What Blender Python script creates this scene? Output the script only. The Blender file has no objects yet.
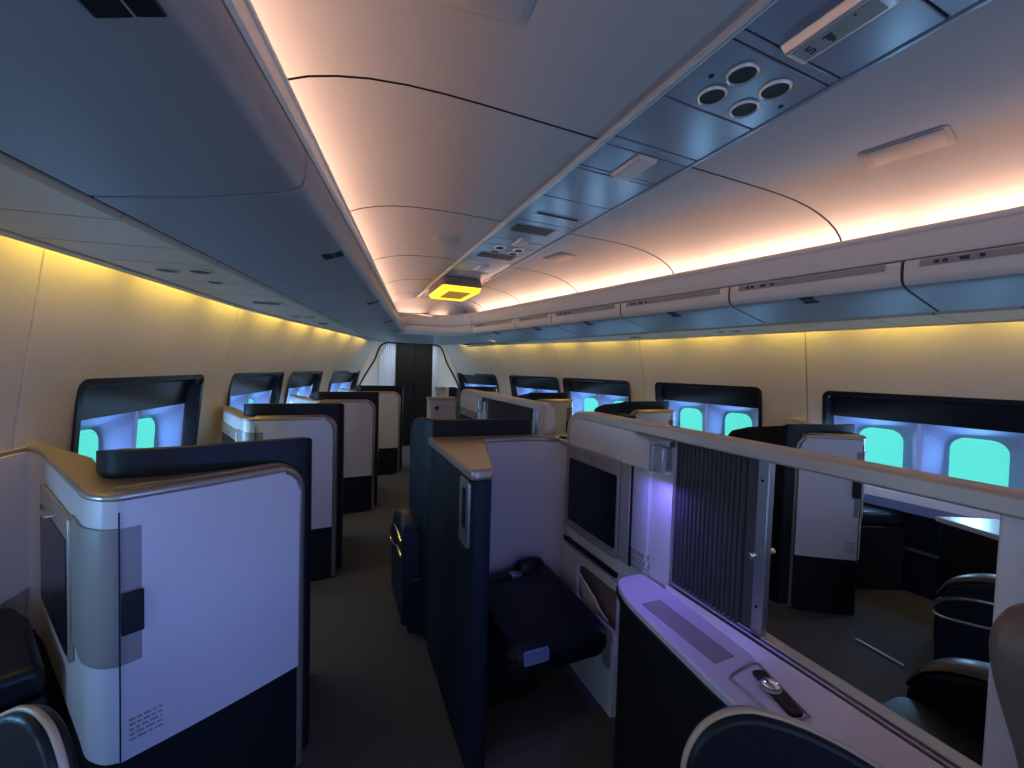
import bpy, bmesh, math, random
import numpy as np
from mathutils import Vector, Matrix
random.seed(7)
SC = bpy.context.scene
COL = SC.collection
PI = math.pi
CX = 1.28            # cabin centre line

# ------------------------------------------------------------------ materials
def mat(name, col, rough=.5, metal=0.0, emit=None, es=0.0, noise=0.0, nscale=40, bump=0.0, bscale=300, spec=.5, trans=0.0, alpha=1.0):
    m = bpy.data.materials.new(name); m.use_nodes = True
    nt = m.node_tree; b = nt.nodes['Principled BSDF']
    b.inputs['Base Color'].default_value = (*col, 1)
    b.inputs['Roughness'].default_value = rough
    b.inputs['Metallic'].default_value = metal
    b.inputs['Specular IOR Level'].default_value = spec
    b.inputs['Transmission Weight'].default_value = trans
    b.inputs['Alpha'].default_value = alpha
    if emit:
        b.inputs['Emission Color'].default_value = (*emit, 1)
        b.inputs['Emission Strength'].default_value = es
    if noise or bump:
        tc = nt.nodes.new('ShaderNodeTexCoord')
    if noise:
        n = nt.nodes.new('ShaderNodeTexNoise'); n.inputs['Scale'].default_value = nscale; n.inputs['Detail'].default_value = 6
        nt.links.new(tc.outputs['Object'], n.inputs['Vector'])
        r = nt.nodes.new('ShaderNodeMapRange'); r.inputs[3].default_value = 1 - noise; r.inputs[4].default_value = 1 + noise
        nt.links.new(n.outputs['Fac'], r.inputs[0])
        mx = nt.nodes.new('ShaderNodeVectorMath'); mx.operation = 'SCALE'
        mx.inputs[0].default_value = col
        nt.links.new(r.outputs[0], mx.inputs['Scale'])
        nt.links.new(mx.outputs[0], b.inputs['Base Color'])
    if bump:
        n2 = nt.nodes.new('ShaderNodeTexNoise'); n2.inputs['Scale'].default_value = bscale; n2.inputs['Detail'].default_value = 3
        nt.links.new(tc.outputs['Object'], n2.inputs['Vector'])
        bp = nt.nodes.new('ShaderNodeBump'); bp.inputs['Strength'].default_value = bump; bp.inputs['Distance'].default_value = .002
        nt.links.new(n2.outputs['Fac'], bp.inputs['Height'])
        nt.links.new(bp.outputs[0], b.inputs['Normal'])
    return m

M = {}
M['wall'] = mat('wall_lining', (.60, .56, .50), .6, noise=.05, nscale=25, bump=.15, bscale=500)
M['ceiling'] = mat('ceiling_panel', (.42, .41, .405), .62, noise=.04, nscale=12)
M['strip'] = mat('ceiling_strip', (.27, .275, .33), .24, noise=.06, nscale=9)
M['rail'] = mat('rail_metal', (.62, .60, .58), .3, .5)
M['bin'] = mat('bin_plastic', (.27, .262, .27), .45, noise=.03, nscale=20, bump=.1, bscale=700)
M['bin_cream'] = mat('bin_front_cream', (.70, .61, .52), .4, noise=.03, nscale=20)
M['placard'] = mat('placard_rail', (.28, .27, .25), .45)
M['psu'] = mat('service_panel', (.58, .46, .33), .5, noise=.03, nscale=20)
M['dark'] = mat('dark_plastic', (.009, .009, .011), .5, spec=.25)
M['black'] = mat('black_void', (.004, .004, .005), .6)
M['ink'] = mat('dark_print', (.03, .03, .035), .6)
M['carpet'] = mat('carpet', (.085, .078, .070), .95, noise=.25, nscale=60, bump=.6, bscale=900)
M['shell'] = mat('shell_white', (.58, .57, .59), .38, noise=.03, nscale=30, bump=.08, bscale=600)
M['greige'] = mat('greige_panel', (.25, .235, .215), .4)
M['rail_cap'] = mat('partition_rail', (.48, .42, .37), .36, .15)
M['silver'] = mat('silver_column', (.44, .45, .49), .4, .15)
M['cap'] = mat('champagne_cap', (.42, .35, .28), .34, .55)
M['trim'] = mat('bronze_trim', (.30, .26, .22), .3, .6)
M['privacy'] = mat('privacy_shell', (.010, .010, .013), .5, bump=.1, bscale=500, spec=.25)
M['navy'] = mat('navy_panel', (.008, .014, .025), .5, noise=.1, nscale=40, spec=.25)
M['leather'] = mat('navy_leather', (.005, .008, .013), .4, noise=.15, nscale=60, bump=.3, bscale=180, spec=.3)
M['pad'] = mat('dark_taupe_leather', (.055, .045, .042), .32, noise=.12, nscale=60)
M['tan'] = mat('taupe_leather', (.14, .10, .08), .45, noise=.12, nscale=60, bump=.3, bscale=180)
M['piping'] = mat('beige_piping', (.45, .34, .24), .4)
M['chrome'] = mat('chrome', (.85, .85, .85), .15, 1.0)
M['alu'] = mat('brushed_aluminium', (.40, .41, .43), .32, .8)
M['screen'] = mat('screen_glass', (.006, .009, .016), .22, spec=.3)
M['curtain'] = mat('pleated_curtain', (.05, .048, .055), .75, noise=.1, nscale=30)
M['console'] = mat('console_top', (.56, .56, .62), .35)
M['paper'] = mat('paper', (.62, .60, .56), .7)
M['label'] = mat('label_blue', (.16, .22, .42), .5)
M['glass'] = mat('clear_acrylic', (.75, .78, .85), .12, trans=.85, spec=.5)
M['door'] = mat('dark_wood_door', (.014, .010, .008), .6, noise=.3, nscale=8, spec=.15)
M['frame'] = mat('window_surround', (.012, .013, .018), .25)
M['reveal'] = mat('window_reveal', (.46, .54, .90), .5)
M['yellow_lens'] = mat('yellow_lens', (.8, .6, .05), .4, emit=(1.0, .62, .02), es=1.6)
M['vent_cover'] = mat('vent_cover', (.22, .20, .19), .5)
M['amber'] = mat('amber_plate', (.42, .22, .02), .5, emit=(.6, .28, .01), es=.45)
M['lamp_lens'] = mat('lamp_lens', (.62, .52, .46), .4)
M['bulkhead'] = mat('bulkhead_lining', (.62, .58, .52), .55, noise=.04, nscale=20)
M['soft_lens'] = mat('lit_curtain_white', (.7, .74, .8), .6)

def blind_mat():
    m = bpy.data.materials.new('daylit_pleated_blind'); m.use_nodes = True
    nt = m.node_tree; b = nt.nodes['Principled BSDF']
    b.inputs['Base Color'].default_value = (.2, .5, .45, 1); b.inputs['Roughness'].default_value = .7
    tc = nt.nodes.new('ShaderNodeTexCoord'); w = nt.nodes.new('ShaderNodeTexWave')
    w.bands_direction = 'Z'; w.inputs['Scale'].default_value = 14; w.inputs['Distortion'].default_value = 1.2
    w.inputs['Detail Scale'].default_value = 2
    nt.links.new(tc.outputs['Object'], w.inputs['Vector'])
    mx = nt.nodes.new('ShaderNodeMix'); mx.data_type = 'RGBA'
    mx.inputs[6].default_value = (.05, .62, .66, 1); mx.inputs[7].default_value = (.12, .85, .58, 1)
    nt.links.new(w.outputs['Fac'], mx.inputs[0])
    nt.links.new(mx.outputs[2], b.inputs['Emission Color']); b.inputs['Emission Strength'].default_value = BLIND
    return m
BLIND = 1.0
M['blind'] = blind_mat()
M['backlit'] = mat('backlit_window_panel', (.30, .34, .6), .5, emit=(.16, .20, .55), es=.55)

# ------------------------------------------------------------------ mesh helper
XF = [None]          # active coordinate transform used to mirror assemblies
class MB:
    def __init__(s): s.bm = bmesh.new()
    def v(s, x, y, z):
        if XF[0]: x, y, z = XF[0](x, y, z)
        return s.bm.verts.new((x, y, z))
    def face(s, vs):
        try: return s.bm.faces.new(vs)
        except ValueError: return None
    def box(s, x0, x1, y0, y1, z0, z1):
        return s.prism([(x0, y0), (x1, y0), (x1, y1), (x0, y1)], z0, z1)
    def prism(s, poly, z0, z1):
        n = len(poly)
        f0 = z0 if callable(z0) else (lambda i: z0)
        f1 = z1 if callable(z1) else (lambda i: z1)
        a = [s.v(x, y, f0(i)) for i, (x, y) in enumerate(poly)]
        b = [s.v(x, y, f1(i)) for i, (x, y) in enumerate(poly)]
        s.face(a[::-1]); s.face(b)
        for i in range(n):
            j = (i + 1) % n
            s.face([a[i], a[j], b[j], b[i]])
        return s
    def loft(s, rings, closed=True, caps=True):
        R = [[s.v(*p) for p in r] for r in rings]
        n = len(R[0])
        for a, b in zip(R, R[1:]):
            for i in range(n if closed else n - 1):
                j = (i + 1) % n
                s.face([a[i], a[j], b[j], b[i]])
        if caps and closed:
            s.face(R[0][::-1]); s.face(R[-1])
        return s
    def tube(s, path, r, n=8, closed=False, rz=None):
        P = [Vector(p) for p in path]; rings = []
        m = len(P); up0 = Vector((0, 0, 1))
        for i, p in enumerate(P):
            if closed: t = P[(i + 1) % m] - P[i - 1]
            else: t = P[min(i + 1, m - 1)] - P[max(i - 1, 0)]
            t.normalize()
            up = up0 if abs(t.z) < .95 else Vector((1, 0, 0)) if abs(t.x) < .5 else Vector((0, 1, 0))
            if i and rings:
                up = lastup
            a = t.cross(up)
            if a.length < 1e-4: a = t.cross(Vector((.3, .5, .8)))
            a.normalize(); b = a.cross(t); b.normalize(); lastup = b
            rr = r[i] if isinstance(r, (list, tuple)) else r
            rings.append([tuple(p + a * rr * math.cos(2 * PI * k / n) + b * (rz or rr) * math.sin(2 * PI * k / n)) for k in range(n)])
        if closed: rings.append(rings[0]); return s.loft(rings, True, False)
        return s.loft(rings)
    def ribbon(s, path, zb, zt, th, side=1):
        """upright strip following a plan path; th is laid to the left (side=1) or right"""
        n = len(path); L = []
        for i, (x, y) in enumerate(path):
            a = Vector(path[max(i - 1, 0)]); b = Vector(path[min(i + 1, n - 1)])
            t = (b - a).normalized(); nx, ny = -t.y * side, t.x * side
            z0 = zb[i] if isinstance(zb, (list, tuple)) else zb
            z1 = zt[i] if isinstance(zt, (list, tuple)) else zt
            L.append([(x, y, z0), (x + nx * th, y + ny * th, z0), (x + nx * th, y + ny * th, z1), (x, y, z1)])
        return s.loft(L)
    def lathe(s, prof, c, axis='z', n=20):
        rings = []
        for r, h in prof:
            ring = []
            for k in range(n):
                a = 2 * PI * k / n; u, w = r * math.cos(a), r * math.sin(a)
                ring.append({'z': (c[0] + u, c[1] + w, c[2] + h), 'x': (c[0] + h, c[1] + u, c[2] + w), 'y': (c[0] + u, c[1] + h, c[2] + w)}[axis])
            rings.append(ring)
        return s.loft(rings)
    def build(s, name, m, parent=None, bevel=0.0, seg=2, angle=40, origin=None):
        bm = s.bm
        bmesh.ops.remove_doubles(bm, verts=bm.verts, dist=1e-6)
        bmesh.ops.recalc_face_normals(bm, faces=bm.faces)
        off = parent.get('_o') if parent is not None else None
        if off is not None: bmesh.ops.translate(bm, vec=(-off[0], -off[1], -off[2]), verts=bm.verts)
        elif origin is not None: bmesh.ops.translate(bm, vec=tuple(-c for c in origin), verts=bm.verts)
        ca = math.radians(angle)
        for f in bm.faces: f.smooth = True
        for e in bm.edges:
            if len(e.link_faces) == 2 and e.calc_face_angle(0) > ca: e.smooth = False
        me = bpy.data.meshes.new(name); bm.to_mesh(me); bm.free()
        o = bpy.data.objects.new(name, me); COL.objects.link(o)
        me.materials.append(M[m])
        if parent is not None:
            o.parent = parent
            if off is not None: o['_o'] = list(off)
        elif origin is not None: o.location = origin
        if bevel:
            b = o.modifiers.new('bevel', 'BEVEL'); b.width = bevel; b.segments = seg; b.limit_method = 'ANGLE'; b.angle_limit = math.radians(50)
        return o

def tag(o, label, cat, group=None, kind=None):
    if label: o['label'] = label
    if cat: o['category'] = cat
    if group: o['group'] = group
    if kind: o['kind'] = kind
    return o
def thing(name, loc, label, cat, group=None, kind=None):
    if XF[0]: loc = XF[0](*loc)
    o = bpy.data.objects.new(name, None); COL.objects.link(o); o.location = loc
    o.empty_display_size = .1
    o['_o'] = list(loc)
    return tag(o, label, cat, group, kind)
def structure(o): o['kind'] = 'structure'; return o
def dup(root, loc, rz, label, group=None):
    r = root.copy(); COL.objects.link(r); r.location = loc; r.rotation_euler = (0, 0, rz); r['label'] = label
    if group: r['group'] = group
    for ch in list(root.children):
        c = ch.copy(); COL.objects.link(c); c.parent = r
        for g in ch.children:
            d = g.copy(); COL.objects.link(d); d.parent = c
    return r
def spl(P, k=6, closed=False):
    out = []; n = len(P); P = [np.array(p, float) for p in P]
    for i in range(n - 1):
        p0 = P[max(i - 1, 0)]; p1 = P[i]; p2 = P[i + 1]; p3 = P[min(i + 2, n - 1)]
        for j in range(k):
            t = j / k
            out.append(tuple(.5 * ((2 * p1) + (-p0 + p2) * t + (2 * p0 - 5 * p1 + 4 * p2 - p3) * t * t + (-p0 + 3 * p1 - 3 * p2 + p3) * t ** 3)))
    out.append(tuple(P[-1])); return out
def rrect(u0, u1, w0, w1, r, n=5):
    pts = []
    for cu, cw, a0 in ((u1 - r, w1 - r, 0), (u0 + r, w1 - r, 90), (u0 + r, w0 + r, 180), (u1 - r, w0 + r, 270)):
        for k in range(n + 1):
            a = math.radians(a0 + 90 * k / n); pts.append((cu + r * math.cos(a), cw + r * math.sin(a)))
    return pts
def mirror(cx): return lambda x, y, z: (2 * cx - x, y, z)

# ------------------------------------------------------------------ cabin curves (half widths from the centre line)
_y = [-3, -1, .6, 2.18, 3.85, 5.275, 6.52, 7.92]
_w = [2.86, 2.76, 2.60, 2.393, 2.109, 1.775, 1.365, .797]
def wall_w(y):
    # smooth interpolation
    return float(np.mean([np.interp(y + d, _y, _w) for d in (-.4, -.2, 0, .2, .4)]))
def lean(y): return float(np.interp(y, [0, 2.18, 3.85, 7.8], [.10, .13, .2, .47]))
def hw(y, z):
    dz = z - 1.4
    if z < 1.2: dz = -.2 + .35 * (z - 1.2)
    return wall_w(y) - lean(y) * dz
def WP(side, y, z, d=0.0):
    return (CX + side * (hw(y, z) + d), y, z)
YB = 7.8
def c_lip(y, side=1): return 1.725 - .2105 * y if side > 0 else 1.683 - .1945 * y
def c_groove(y, side=1): return 1.715 - .2066 * y if side > 0 else 1.648 - .2043 * y
def c_bot(y, side=1): return c_groove(y, side) + .012
def c_pin(y): return 2.13 - .206 * y
def c_pout(y): return max(c_pin(y) + .02, float(np.interp(y, [-3, 0, 1.0, 1.75, 2.1, 3.3, 3.9, 5, 6.3], [2.62, 2.50, 2.34, 2.19, 2.10, 1.86, 1.67, 1.25, .8])))
Z_LIP, Z_GR, Z_BOT, Z_PIN, Z_POUT, Z_STRIP = 2.303, 2.14, 2.005, 1.885, 1.868, 2.508
Y0 = -2.6            # aft end of what is built

# ------------------------------------------------------------------ floor
mb = MB()
mb.box(CX - 3.1, CX + 3.1, Y0 - .2, YB + .1, -.05, 0)
structure(mb.build('floor', 'carpet'))

# ------------------------------------------------------------------ side walls with window openings
WINS = {-1: [(-.55, .53), (2.457, 3.578), (4.01, 5.13), (5.30, 6.27), (6.65, 7.77)],
        1: [(-.55, .55), (.93, 2.066), (2.54, 3.70), (4.06, 5.22), (5.31, 6.38), (6.70, 7.76)]}
WINS[-1].insert(1, (.93, 2.03))
SEAM = [-2.2, -.75, .72, 2.18, 3.85, 5.245, 6.52]
WZ0, WZ1 = .74, 1.40
MG = .03
for side, nm in ((-1, 'left'), (1, 'right')):
    ys = set()
    for a in np.arange(Y0, YB + .01, .2): ys.add(round(float(a), 4))
    for s_ in SEAM: ys |= {s_ - .005, s_ - .0022, s_ + .0022, s_ + .005}
    for a, b in WINS[side]: ys |= {a + MG, b - MG}
    ys.add(YB + .02)
    ys = sorted(ys)
    zs = [0, .3, .6, WZ0 + MG, 1.0, 1.2, WZ1 - MG, 1.5, 1.65, 1.8, 1.9, 2.0, 2.12]
    mb = MB(); G = {}
    for i, y in enumerate(ys):
        g = any(abs(y - s_) < .003 for s_ in SEAM)
        for j, z in enumerate(zs):
            G[i, j] = mb.v(*WP(side, y, z, .016 if g else 0))
    for i in range(len(ys) - 1):
        ym = (ys[i] + ys[i + 1]) / 2
        for j in range(len(zs) - 1):
            zm = (zs[j] + zs[j + 1]) / 2
            if WZ0 + MG < zm < WZ1 - MG and any(a + MG < ym < b - MG for a, b in WINS[side]): continue
            mb.face([G[i, j], G[i + 1, j], G[i + 1, j + 1], G[i, j + 1]])
    structure(mb.build('wall_' + nm, 'wall', angle=25))

# ------------------------------------------------------------------ windows
def wring(side, y0, y1, z0, z1, r, d, n=6):
    return [WP(side, u, w, d) for u, w in rrect(y0, y1, z0, z1, r, n)]
wn = 0; DAY = []
for side in (-1, 1):
    for a, b in WINS[side]:
        if b < 0.6 and a < 0: pass
        wn += 1
        t = thing('window_%d' % wn, (CX + side * hw((a + b) / 2, 1.1), (a + b) / 2, WZ0), None, None, kind='structure')
        # rounded dark surround standing slightly proud of the lining
        mb = MB()
        mb.loft([wring(side, a, b, WZ0, WZ1, .055, .004), wring(side, a, b, WZ0, WZ1, .055, -.006),
                 wring(side, a + .03, b - .03, WZ0 + .03, WZ1 - .03, .045, -.006), wring(side, a + .045, b - .045, WZ0 + .045, WZ1 - .045, .04, .05),
                 wring(side, a + .045, b - .045, WZ0 + .045, WZ1 - .045, .04, .07)], caps=False)
        mb.build('window_frame', 'frame', t, angle=60)
        # dark upper glass where the blind is stowed
        zt = 1.205
        mb = MB(); mb.loft([[WP(side, u, w, .055) for u, w in rrect(a + .04, b - .04, zt - .01, WZ1 - .04, .02)],
                            [WP(side, u, w, .075) for u, w in rrect(a + .04, b - .04, zt - .01, WZ1 - .04, .02)]])
        mb.build('blind_housing', 'frame', t)
        # pale inner panel with two funnel reveals
        yc = [a + (b - a) * .285, a + (b - a) * .735]
        HWR = (yc[1] - yc[0]) / 2 - .012
        cols = [a + .04, yc[0] - HWR, yc[0] + HWR, yc[1] - HWR, yc[1] + HWR, b - .04]
        mb = MB()
        D0, D1 = .06, .16
        zlo, zhi = .70, 1.195
        for y in (0,):
            def quad(ya, yb_, za, zb_):
                mb.face([mb.v(*WP(side, ya, za, D0)), mb.v(*WP(side, yb_, za, D0)), mb.v(*WP(side, yb_, zb_, D0)), mb.v(*WP(side, ya, zb_, D0))])
            quad(cols[0], cols[5], zhi, zt); quad(cols[0], cols[1], zlo, zhi); quad(cols[2], cols[3], zlo, zhi); quad(cols[4], cols[5], zlo, zhi)
        mb.build('inner_panel', 'backlit', t)
        for y in yc:
            mb = MB()
            outer = [WP(side, u, w, D0) for u, w in rrect(y - HWR - .001, y + HWR + .001, zlo, zhi + .001, .004)]
            mid = [WP(side, u, w, D0 + .012) for u, w in rrect(y - HWR + .012, y + HWR - .012, zlo + .01, zhi - .008, .07)]
            inner = [WP(side, u, w, D1) for u, w in rrect(y - .131, y + .131, zlo + .05, 1.118, .085)]
            mb.loft([outer, mid, inner], caps=False)
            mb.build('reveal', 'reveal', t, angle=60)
            mb = MB()
            mb.loft([[WP(side, u, w, D1 - .004) for u, w in rrect(y - .134, y + .134, zlo + .047, 1.121, .086)],
                     [WP(side, u, w, D1 + .006) for u, w in rrect(y - .134, y + .134, zlo + .047, 1.121, .086)]])
            mb.build('pleated_blind', 'blind', t)
            DAY.append((side, y, WP(side, y, .95, D1 - .04)))

# ------------------------------------------------------------------ front bulkhead, its edge trim and the dark closet door
def bulk_prof(n=24):
    # half outline of the opening, from the floor up
    pts = [(0.0, 1.12), (.9, .98), (1.18, .88), (1.39, .77), (1.60, .65), (1.78, .585), (1.88, .525), (1.925, .42)]
    return pts
mb = MB()
prof = bulk_prof()
poly = [(CX - 1.5, 0), (CX - 1.5, 1.95), (CX + 1.5, 1.95), (CX + 1.5, 0)]
mb.loft([[(x, YB - .02, z) for x, z in poly], [(x, YB + .03, z) for x, z in poly]])
mb.loft([[(x, YB - .02, z) for x, z in ((CX - 1.6, 1.945), (CX + 1.6, 1.945), (CX + 1.6, 2.15), (CX - 1.6, 2.15))], [(x, YB + .03, z) for x, z in ((CX - 1.6, 1.945), (CX + 1.6, 1.945), (CX + 1.6, 2.15), (CX - 1.6, 2.15))]])
structure(mb.build('wall_front', 'bulkhead'))
mb = MB()
mb.tube([(x, YB - .03, z) for x, z in spl([(CX - w, z) for z, w in prof], 4) + spl([(CX + w + .03, z) for z, w in prof[::-1]], 4)], .014)
structure(mb.build('trim_1', 'dark'))
t = thing('door_1', (1.33, YB - .04, 0), None, None, kind='structure')
for x0, x1 in ((1.005, 1.335), (1.341, 1.675)):
    mb = MB(); mb.box(x0, x1, YB - .06, YB - .025, 0.01, 1.915); mb.build('door_leaf', 'door', t, .004)
mb = MB(); mb.box(1.25, 1.30, YB - .075, YB - .058, 1.0, 1.25); mb.box(1.36, 1.41, YB - .075, YB - .058, 1.0, 1.25); mb.build('latch_plate', 'dark', t, .004)
# pale pleated drapes either side of the closet door
for i, (x0, x1) in enumerate(((.72, .985), (1.695, 1.79))):
    mb = MB(); n = 24
    path = [(x0 + (x1 - x0) * k / n, YB - .055 + .012 * math.sin(k * 1.9)) for k in range(n + 1)]
    top = [1.88 if x > .84 else 1.88 - (0.84 - x) * 1.6 for x, _ in path]
    mb.ribbon(path, .02, top, .012)
    tag(mb.build('drape', 'soft_lens', origin=((x0 + x1) / 2, YB - .05, 0)),
        ('broad pale drape against the front wall left of the dark closet door', 'narrow pale drape against the front wall right of the dark closet door')[i], 'curtain', 'drapes beside the closet door')

# ------------------------------------------------------------------ ceiling panels, centre strip
PS = [(-.60, 2.508), (-.46, 2.505), (-.33, 2.498), (-.20, 2.482), (-.10, 2.460), (-.01, 2.432), (.06, 2.398), (.11, 2.36), (.145, 2.31), (.155, 2.24)]
CS = [-2.0, -.8, .42, 1.52, 2.63, 3.75, 4.75, 5.6]
SX0, SX1 = 1.035, 1.545
YE = 6.05            # forward end of the raised ceiling
ends = [Y0] + CS + [YE]
for side, nm in ((-1, 'left'), (1, 'right')):
    edge = SX0 if side < 0 else SX1
    t = thing('ceiling_' + nm, (CX + side * .8, 2, 2.5), None, None, kind='structure')
    for k in range(len(ends) - 1):
        a, b = ends[k] + .004 + .001 * max(ends[k], 0), ends[k + 1] - .004 - .001 * max(ends[k + 1], 0)
        mb = MB(); rings = []
        for y in np.linspace(a, b, 6):
            L = c_lip(y, side); ring = []
            x_in = abs(edge - CX)
            ring.append((edge, y, 2.508))
            for d, z in PS:
                ring.append((CX + side * max(L + d, x_in + .003 * (len(ring))), y, z))
            rings.append(ring)
        mb.loft(rings, closed=False, caps=False)
        o = mb.build('ceiling_panel', 'ceiling', t, angle=60)
# forward end of the raised ceiling: curved panel down to the end fascia
mb = MB(); rings = []
for d, z in [(0, 2.508), (.10, 2.49), (.18, 2.45), (.25, 2.38), (.29, 2.30), (.30, 2.24)]:
    y = YE + d
    rings.append([(CX + s * max(.02, (c_lip(y, s) + .32)) * f, y, z) for s, f in ((-1, 1), (-1, .5), (1, .5), (1, 1))])
mb.loft(rings, closed=False, caps=False)
structure(mb.build('ceiling_front', 'ceiling'))
# centre strip
t = thing('ceiling_centre', (CX, 2, 2.5), None, None, kind='structure')
SEAMS = [Y0, -1.2, -.3, .25, .60, .862, .90, 1.18, 1.46, 1.525, 1.73, 1.76, 2.115, 2.52, 2.95, 3.12, 3.62, 4.1, 4.6, YE]
for a, b in zip(SEAMS, SEAMS[1:]):
    mb = MB(); mb.box(SX0 + .035, SX1 - .003, a + .004, b - .004, 2.503, 2.52); mb.build('strip_panel', 'strip', t, .003)
mb = MB(); mb.box(SX0, SX1, Y0, YE, 2.522, 2.53); mb.build('strip_backing', 'dark', t)
mb = MB(); mb.box(SX0 - .004, SX0 + .008, Y0, YE - .1, 2.488, 2.512); mb.box(SX0 + .018, SX0 + .03, Y0, YE - .1, 2.496, 2.515); mb.build('strip_rail', 'rail', t, .002)
mb = MB(); mb.box(SX1 + .0, SX1 + .016, Y0, YE - .1, 2.497, 2.515); mb.build('strip_edge', 'strip', t, .002)

mb = MB(); mb.box(CX - 3.1, CX + 3.1, Y0, YB + .1, 2.6, 2.64); structure(mb.build('roof', 'black'))
mb = MB(); mb.box(CX - 1.6, CX + 1.6, 6.42, 6.44, 2.05, 2.6); structure(mb.build('ceiling_end', 'ceiling'))
# ------------------------------------------------------------------ cove lip + fascia (both sides and across the front)
def fas_ring(x, y, nx, ny, g=0.0):
    pr = [(0.0, Z_LIP), (-.006 + g * .08, Z_LIP - .012), (-.004 + g * .2, Z_LIP - .03), (.004 + g * .24, Z_LIP - .036), (g, Z_GR + .01), (g + .008, Z_GR), (.14, Z_GR), (.14, Z_GR + .03), (.055, Z_GR + .05), (.02, Z_LIP - .05), (.012, Z_LIP)]
    return [(x + nx * d, y + ny * d, z) for d, z in pr]
for i, (side, nm) in enumerate(((-1, 'left'), (1, 'right'))):
    mb = MB()
    yend = 6.36 if side < 0 else 5.74
    rings = [fas_ring(CX + side * c_lip(y, side), y, side * .98, .2, c_groove(y, side) - c_lip(y, side)) for y in np.linspace(Y0, yend, 20)]
    mb.loft(rings)
    structure(mb.build('trim_%d' % (2 + i), 'bin_cream', angle=50))
mb = MB()
P = [(CX + c_lip(5.74), 5.74), (1.60, 6.14), (1.44, 6.28), (CX - c_lip(6.34, -1), 6.36)]
N = [(.9, .4), (.55, .8), (.25, .97), (0, 1)]
mb.loft([fas_ring(p[0], p[1], n[0], n[1]) for p, n in zip(P, N)])
structure(mb.build('trim_4', 'bin_cream', angle=50))
# lower front band and soffit that run from the fascia to the bulkhead
mb = MB()
def low_ring(x, y, nx, ny):
    pr = [(.02, Z_GR - .006), (.012, Z_GR - .02), (.02, 2.07), (.05, Z_BOT + .005), (.09, Z_BOT - .012), (.09, Z_GR - .006)]
    return [(x + nx * d, y + ny * d, z) for d, z in pr]
mb.loft([low_ring(p[0], p[1], n[0], n[1]) for p, n in zip(P, N)])
structure(mb.build('trim_5', 'bin_cream', angle=50))
mb = MB()
sof = [(CX + c_bot(5.76) + .03, 5.76, Z_BOT), (1.64, 6.18, Z_BOT), (1.46, 6.33, Z_BOT), (CX - c_bot(6.36, -1) - .0, 6.40, Z_BOT)]
far = [(CX + .97, 5.80, Z_PIN + .01), (CX + .78, 6.7, 1.905), (CX + .55, YB, 1.93), (CX - .55, YB, 1.93)]
mb.loft([[sof[i], far[i]] for i in range(4)], closed=False, caps=False)
mb.face([mb.v(CX - c_bot(6.36, -1), 6.40, Z_BOT), mb.v(CX - .55, YB, 1.93), mb.v(CX - .72, 6.9, 1.90), mb.v(CX - .86, 6.2, 1.89), mb.v(CX - .95, 5.78, 1.89), mb.v(CX - c_bot(5.9, -1) - .05, 5.9, 2.03)])
o = structure(mb.build('ceiling_soffit', 'bin'))

# ------------------------------------------------------------------ overhead bins
def bin_ring(side, y):
    g, b, p = c_groove(y, side), c_bot(y, side), c_pin(y)
    pr = [(g + .014, Z_GR - .008), (g + .004, Z_GR - .014), (g, Z_GR - .03), (g - .002, Z_GR - .065), (g + .001, Z_GR - .10), (g + .010, Z_BOT + .012), (g + .028, Z_BOT - .004), (g + .06, Z_BOT - .018), (g + .12, Z_BOT - .034),
          (g + .25, Z_BOT - .034 - (Z_BOT - .034 - Z_PIN - .012) * .45), (p - .006, Z_PIN + .012), (p - .006, Z_PIN + .06), (g + .2, Z_BOT + .05), (g + .10, Z_GR - .008)]
    return [(CX + side * d, y, z) for d, z in pr]
def belly(side, y, f, dz=0):   # a point on the bin front/belly, f in 0..1 from the groove to the outer edge
    g, b, p = c_groove(y, side), c_bot(y, side), c_pin(y)
    pts = [(g, Z_GR - .03), (g + .001, Z_GR - .10), (g + .010, Z_BOT + .012), (g + .028, Z_BOT - .004), (g + .06, Z_BOT - .018), (g + .12, Z_BOT - .034)]
    q = np.interp(f, np.linspace(0, 1, 6), range(6)); i = min(int(q), 4); s = q - i
    return (CX + side * (pts[i][0] * (1 - s) + pts[i + 1][0] * s), y, pts[i][1] * (1 - s) + pts[i + 1][1] * s + dz)
BINL = [-1.4, 0.0, 1.36, 2.68, 4.05, 5.3, 6.25]
BINR = [-.7, .25, 1.19, 2.08, 3.04, 3.98, 4.66, 5.72]
ordn = ['first', 'second', 'third', 'fourth', 'fifth', 'sixth', 'seventh']
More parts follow.
